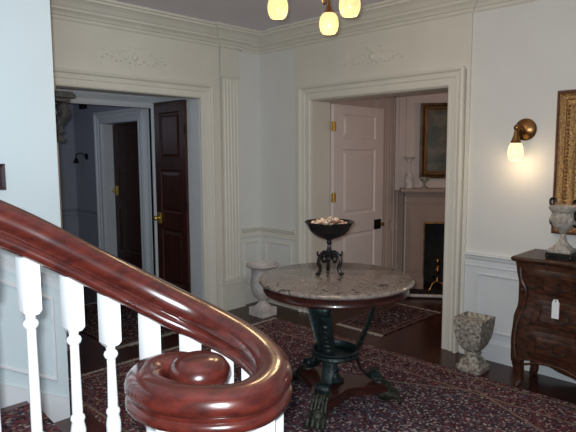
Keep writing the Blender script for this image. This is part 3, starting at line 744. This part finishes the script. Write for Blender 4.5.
for x, y, sx, sy in ((CXF+.085, CY0-.03, -1, 1), (CXB-.035, CY0-.03, 0, 1), (CXF+.03, CY1+.03, -1, -1), (CXB-.035, CY1+.03, 0, -1)):
    bm = NB(); tube(bm, catmull([(x, y, .30), (x+sx*.012, y+sy*.012, .22), (x+sx*.004, y+sy*.004, .13), (x+sx*.0, y, .06), (x+sx*.018, y+sy*.010, .022), (x+sx*.026, y+sy*.014, .006)], 5), [.036, .042, .046, .048, .047, .045, .043, .040, .038, .036, .034, .032, .031, .030, .030, .030, .030, .030, .029, .026, .026, .026, .025, .024, .022, .020][:26], 10)
    for v in bm.verts: v.co.z = max(0, v.co.z)
    child_at(obj('leg', bm, CHESTW, ch, True), ch)
def front_patch(bm, s0, s1, z0, z1, off, n=22, m=8):
    G = []
    for j in range(m+1):
        z = z0+(z1-z0)*j/m; O = [p for p in outline(z, 0, 80) if p[2] == 'f']; row = []
        for i in range(n+1):
            s = s0+(s1-s0)*i/n; f = s*80; k = min(79, int(f)); f -= k
            x = O[k][0]*(1-f)+O[k+1][0]*f; y = O[k][1]*(1-f)+O[k+1][1]*f
            e = min(i, n-i, j, m-j); row.append((x-(off if e > 0 else -.002), y, z))
        G.append([bm.verts.new(p) for p in row])
    for j in range(m):
        for i in range(n): bm.faces.new((G[j][i], G[j][i+1], G[j+1][i+1], G[j+1][i]))
def front_pt(s, z, off=0):
    O = [p for p in outline(z, 0, 80) if p[2] == 'f']; p = O[int(round(s*80))]; return V((p[0]-off, p[1], z))
for z0, z1 in ((.25, .45), (.475, .66), (.685, .86)):
    bm = NB(); front_patch(bm, .09, .91, z0, z1, .010); front_patch(bm, .13, .46, z0+.028, z1-.028, .016); front_patch(bm, .54, .87, z0+.028, z1-.028, .016)
    dr = child_at(obj('drawer', bm, CHESTW, ch, True, angle=50), ch)
    for s in (.28, .72):
        zc = (z0+z1)/2; p = front_pt(s, zc, .02)
        bm = NB(); ball(bm, p+V((0, .04, .01)), .011, 8); ball(bm, p+V((0, -.04, .01)), .011, 8)
        tube(bm, catmull([p+V((0, .04, .01)), p+V((-.018, .035, -.015)), p+V((-.02, 0, -.028)), p+V((-.018, -.035, -.015)), p+V((0, -.04, .01))], 5), .004, 6)
        obj('handle', bm, BLACKM, dr, True)
    p = front_pt(.5, (z0+z1)/2, .014)
    bm = NB(); ball(bm, p, .018, 10, (.3, .8, 1.3)); obj('escutcheon', bm, DBRASS, dr, True)
bm = NB()   # carved corner stile and apron scrolls
for s0, sg in ((.03, 1), (.97, -1)):
    tube(bm, catmull([front_pt(s0, .86), front_pt(s0, .78, .01), front_pt(s0+.02*sg, .70, .005), front_pt(s0+.01*sg, .60), front_pt(s0, .48), front_pt(s0, .34, .008), front_pt(s0+.01*sg, .24, .01)], 5), .013, 8)
    for z in (.84, .80, .70, .36): ball(bm, front_pt(s0, z, .004), .016, 8, (.6, .8, 1.3))
tube(bm, catmull([front_pt(.08, .205, .004), front_pt(.18, .235, .004), front_pt(.30, .235, .004), front_pt(.42, .20, .004), front_pt(.5, .165, .006), front_pt(.58, .20, .004), front_pt(.70, .235, .004), front_pt(.82, .235, .004), front_pt(.92, .205, .004)], 6), .008, 6)
child_at(obj('carving', bm, CHESTW, ch, True), ch)
# white tag
p = front_pt(.235, .69, .062)
bm = NB(); w = .022
pl = [(-w, -.125), (w, -.125), (w, -.022), (w*.55, 0), (-w*.55, 0), (-w, -.022)]
A = [bm.verts.new((p.x, p.y+a, p.z+b)) for a, b in pl]; B = [bm.verts.new((p.x-.0015, p.y+a, p.z+b)) for a, b in pl]
for i in range(6): bm.faces.new((A[i], A[(i+1) % 6], B[(i+1) % 6], B[i]))
bm.faces.new(A[::-1]); bm.faces.new(B)
tg = tag(obj('price_tag', bm, PAPER), 'white paper tag hanging on the front of the walnut chest', 'tag')
bm = NB(); lathe(bm, [(0, 0), (.004, 0), (.004, .002), (0, .002)], (0, 0, 0), 10, mtx=Matrix.Translation((p.x-.0015, p.y, p.z-.012)) @ Matrix.Rotation(-PI/2, 4, 'Y'))
tube(bm, [(p.x-.002, p.y, p.z-.012), (p.x-.001, p.y+.004, p.z+.02), (p.x+.02, p.y-.01, p.z+.05)], .0012, 5)
obj('string', bm, BLACKM, tg)
# urn on the chest
cu = thing('handled_urn', 'small carved stone urn with dark scroll handles on the walnut chest', 'urn', (-.30, -3.235, .929), 0)
bm = NB(); box(bm, -.08, .08, -.08, .08, .016, .04, .004); box(bm, -.072, .072, -.072, .072, .0, .016)
for a in (-1, 1):
    for b in (-1, 1): ball(bm, (a*.07, b*.07, .014), .014, 8)
for v in bm.verts: v.co.z = max(0, v.co.z)
sub(obj('plinth', bm, BLACKM, cu), 'black footed plinth')
bm = NB(); box(bm, -.062, .062, -.062, .062, .04, .062, .003)
lathe(bm, [(.056, .062), (.052, .075), (.036, .088), (.022, .11), (.015, .135), (.014, .15), (.022, .158), (.026, .165), (.045, .18), (.062, .20), (.070, .225), (.070, .26), (.066, .275), (.075, .285), (.084, .30), (.086, .312), (.078, .315), (.06, .29), (0, .27)], (0, 0, 0), 28)
for k in range(14):
    a = 2*PI*k/14; ball(bm, (.068*math.cos(a), .068*math.sin(a), .235), .011, 7, (1, 1, 1.7))
obj('vessel', bm, URNST, cu, True, angle=45)
for s in (-1, 1):
    d = V((.35, .94, 0))*s
    bm = NB(); tube(bm, [V((0, 0, z))+d*r for r, z in [(c.x, c.z) for c in catmull([(.062, 0, .205), (.085, 0, .20), (.092, 0, .225), (.078, 0, .24), (.07, 0, .262), (.076, 0, .295), (.098, 0, .325), (.092, 0, .352), (.066, 0, .350), (.062, 0, .332)], 5)]], .0075, 8)
    sub(obj('handle', bm, BLACKM, cu, True), 'dark scrolled handle')

for c_ in cu.children:
    if not c_.name.startswith('plinth'):
        for v in c_.data.vertices:
            v.co = V((v.co.x*1.1, v.co.y*1.1, .04+(v.co.z-.04)*1.1))
# mirror
mr = thing('wall_mirror', 'tall gilt framed mirror hanging on the right wall above the chest', 'mirror', (-.004, -3.62, 1.05))
bm = NB(); sweep(bm, [(0, .4, .0), (0, .4, 0.14), (0, .4, .84)][:0] or [(0, .0, .15), (0, .40, .15), (0, .40, .84), (0, -.40, .84), (0, -.40, .15), (0, .0, .15)], [(.128, 0), (.128, .045), (.134, .052), (.143, .05), (.15, .035), (.15, 0)], (-1, 0, 0), False)
sub(obj('outer_frame', bm, GILTRED, mr), 'worn reddish outer frame edge')
bm = NB(); P = [(0, 0), (0, .018), (.012, .026), (.02, .020), (.035, .022), (.05, .040), (.066, .042), (.074, .030), (.09, .034), (.105, .048), (.105, 0)]
sweep(bm, [(0, 0, .15), (0, .40, .15), (0, .40, .84), (0, -.40, .84), (0, -.40, .15), (0, 0, .15)], [(a*.128/.105, b) for a, b in P], (-1, 0, 0), False)
for k in range(30):
    z = .12+.76*k/29
    for s in (-1, 1): ball(bm, (-.040, s*.470, z), .012, 6, (1, 1, .8))
obj('gilt_frame', bm, GILT, mr, True, angle=40)
bm = NB(); box(bm, -.012, -.002, -.405, .405, .145, .845); obj('glass', bm, MIRROR, mr)

# ------------------------------------------------------------------ sconce and chandelier
TUL = [(.0, .0), (.018, .0), (.030, -.008), (.040, -.028), (.044, -.055), (.043, -.078), (.038, -.098), (.030, -.112), (.027, -.110), (.034, -.095), (.039, -.076), (.040, -.055), (.036, -.030), (.028, -.012), (.016, -.004), (0, -.004)]
sn = thing('wall_sconce', 'antique brass wall sconce with glowing glass shade, left of the gilt mirror', 'wall lamp', (0, -2.850, 1.785))
bm = NB(); lathe(bm, [(0, 0), (.078, 0), (.080, .008), (.070, .018), (.05, .026), (.03, .036), (.0, .040)], (0, 0, 0), 32, mtx=Matrix.Rotation(-PI/2, 4, 'Y')); obj('backplate', bm, DBRASS, sn, True)
bm = NB(); tube(bm, catmull([(-.03, 0, 0), (-.07, .01, .015), (-.11, .015, .018), (-.125, .018, -.005), (-.125, .018, -.03)], 5), .011, 10); ball(bm, (-.118, .017, .010), .024, 10)
lathe(bm, [(.012, -.07), (.034, -.098), (.036, -.090), (.026, -.065), (.020, -.045), (.012, -.01)], (-.125, .018, 0), 18)
obj('arm', bm, DBRASS, sn, True)
bm = NB(); lathe(bm, [(r*1.22, z*1.22) for r, z in TUL], (-.125, .018, -.090), 28); sub(obj('shade', bm, SHADEB, sn, True), 'glowing frosted glass shade')
hub = V((-1.908, -2.492, 2.47))
cd = thing('chandelier', 'brass hanging lamp with glowing frosted glass shades near the ceiling', 'chandelier', hub)
bm = NB(); lathe(bm, [(0, -.05), (.012, -.045), (.018, -.03), (.01, -.015), (.03, 0), (.038, .02), (.03, .045), (.012, .06), (.009, .09), (.009, H-2.47-.03), (.06, H-2.47-.02), (.065, H-2.47)], (0, 0, 0), 24); obj('stem', bm, DBRASS, cd, True)
SH = [V((-2.037, -2.359, 2.368)), V((-1.715, -2.430, 2.328)), V((-1.866, -2.692, 2.350))]
SH.append(hub+(hub-SH[1])*1.0); SH[3].z = 2.352
for i, c in enumerate(SH[:3]):
    L = c-hub; top = L+V((0, 0, .055))
    bm = NB(); tube(bm, catmull([(0, 0, .01), (L.x*.35, L.y*.35, -.03), (L.x*.7, L.y*.7, .0), (L.x*.98, L.y*.98, .035), tuple(L+V((0, 0, .09)))][:4]+[tuple(top)], 6), .008, 8)
    lathe(bm, [(.012, .085), (.016, .07), (.03, .052), (.034, .045), (.012, .045)], tuple(L), 16)
    tube(bm, catmull([(L.x*.5, L.y*.5, -.02), (L.x*.62, L.y*.62, -.06), (L.x*.78, L.y*.78, -.055), (L.x*.78, L.y*.78, -.03)], 5), .005, 6)
    a = obj('arm', bm, DBRASS, cd, True)
    bm = NB(); lathe(bm, [(r*1.22, z*1.0) for r, z in TUL], tuple(L+V((0, 0, .052))), 28); sub(obj('shade', bm, SHADE, a, True), 'glowing frosted glass shade')

# passage wall lamp, vent, carved bracket
ps = thing('unlit_sconce', 'small dark unlit wall lamp on the grey wall of the left passage', 'wall lamp', (-.25, 3.60, 1.61))
bm = NB(); lathe(bm, [(0, 0), (.05, 0), (.045, .015), (0, .025)], (0, 0, 0), 18, mtx=Matrix.Rotation(-PI/2, 4, 'Y')); obj('backplate', bm, BLACKM, ps, True)
bm = NB(); tube(bm, catmull([(-.02, 0, 0), (-.08, 0, .05), (-.15, .02, .03), (-.16, .02, -.02)], 5), .008, 8); obj('arm', bm, BLACKM, ps, True)
bm = NB(); lathe(bm, [(.015, -.02), (.03, -.05), (.045, -.10), (.04, -.10), (.0, -.03)], (-.16, .02, 0), 16); obj('shade', bm, BLACKM, ps, True)
bm = NB(); box(bm, -.285, -.25, 3.52, 3.72, 2.32, 2.44, .006)
tag(obj('wall_speaker', bm, BLACKM), 'small dark box high on the grey wall of the left passage', 'speaker')
bk = thing('wall_bracket', 'dark carved wooden wall bracket at the left jamb of the left doorway', 'bracket', (-2.27, -.062, 1.72))
bm = NB(); box(bm, -.12, .12, -.18, 0, .335, .365, .006); box(bm, -.09, .09, -.15, 0, .305, .335, .008); box(bm, -.105, .105, -.165, 0, .365, .385, .004); obj('shelf', bm, CARVED, bk)
bm = NB()
tube(bm, catmull([(.01, -.13, .29), (.05, -.12, .24), (.04, -.09, .18), (0, -.06, .12), (.02, -.05, .07), (.03, -.05, .04)], 6), [.035]*12+[.028]*10+[.022]*9, 10)
tube(bm, catmull([(.06, -.11, .28), (.09, -.10, .22), (.07, -.06, .17), (.04, -.05, .12), (.06, -.05, .08)], 6), .018, 8)
tube(bm, catmull([(-.04, -.11, .28), (-.08, -.10, .22), (-.06, -.06, .17), (-.03, -.05, .12), (-.05, -.05, .08)], 6), .018, 8)
for k in range(8): ball(bm, (.03*math.cos(k*2), -.06-.05*(k/8), .08+.026*k), .026, 8)
box(bm, -.05, .07, -.07, 0, 0, .045, .006)
sub(obj('carving', bm, CARVED, bk, True), 'carved scrolling support')

# ------------------------------------------------------------------ lights
def area(name, loc, to, size, power, color, sy=None):
    l = bpy.data.lights.new(name, 'AREA'); l.energy = power; l.color = color; l.size = size
    if sy: l.shape = 'RECTANGLE'; l.size_y = sy
    o = bpy.data.objects.new(name, l); COL.objects.link(o); o.location = loc
    o.rotation_euler = (V(to)-V(loc)).to_track_quat('-Z', 'Y').to_euler(); return o
def point(name, loc, power, color, r=.03):
    l = bpy.data.lights.new(name, 'POINT'); l.energy = power; l.color = color; l.shadow_soft_size = r
    o = bpy.data.objects.new(name, l); COL.objects.link(o); o.location = loc; return o
for c in SH[:3]: point('bulb_light', c+V((0, 0, -.15)), 5.5, (1, .74, .42), .09)
point('bulb_light', (-.16, -2.847, 1.785-.26), 1.3, (1, .72, .42), .03)
point('parlor_fill', (1.3, -3.0, 1.9), 11, (1, .66, .46), .15)  # added warm fill for the closed parlor, no fixture modelled
point('hall_fill', (-2.0, 2.2, 2.0), 6, (.75, .82, 1), .15)  # added cool fill that brings up the far passage door, no fixture here
CAM = V((-4.0852, -4.4373, 1.6))
area('camera_flash', CAM+V((-.02, .02, .035)), (-1.9, -2.0, 1.2), .04, 64, (.88, .955, 1))
day = area('stair_window_daylight', (-5.2, -5.6, 2.0), (-4.0, -1.5, 1.3), 1.2, 13, (.66, .86, 1), 1.4); day.data.spread = math.radians(75)
w = bpy.data.worlds.new('World'); sc.world = w; w.use_nodes = True
w.node_tree.nodes['Background'].inputs[0].default_value = (.66, .74, .9, 1); w.node_tree.nodes['Background'].inputs[1].default_value = .12

# ------------------------------------------------------------------ camera
f, pit, rol, yaw = 548.4651, .1085, -.0045, .7764
F = V((math.cos(yaw)*math.cos(pit), math.sin(yaw)*math.cos(pit), -math.sin(pit)))
R0 = V((math.sin(yaw), -math.cos(yaw), 0)); U0 = R0.cross(F)
R = R0*math.cos(rol)+U0*math.sin(rol); U = U0*math.cos(rol)-R0*math.sin(rol)
cam = bpy.data.cameras.new('Camera'); cam.sensor_width = 36; cam.lens = f/576*36; cam.clip_start = .02
co = bpy.data.objects.new('Camera', cam); COL.objects.link(co)
B = -F
co.matrix_world = Matrix(((R.x, U.x, B.x, CAM.x), (R.y, U.y, B.y, CAM.y), (R.z, U.z, B.z, CAM.z), (0, 0, 0, 1)))
sc.camera = co
sc.view_settings.view_transform = 'Standard'; sc.view_settings.look = 'None'; sc.view_settings.gamma = 1
sc.view_settings.exposure = 0
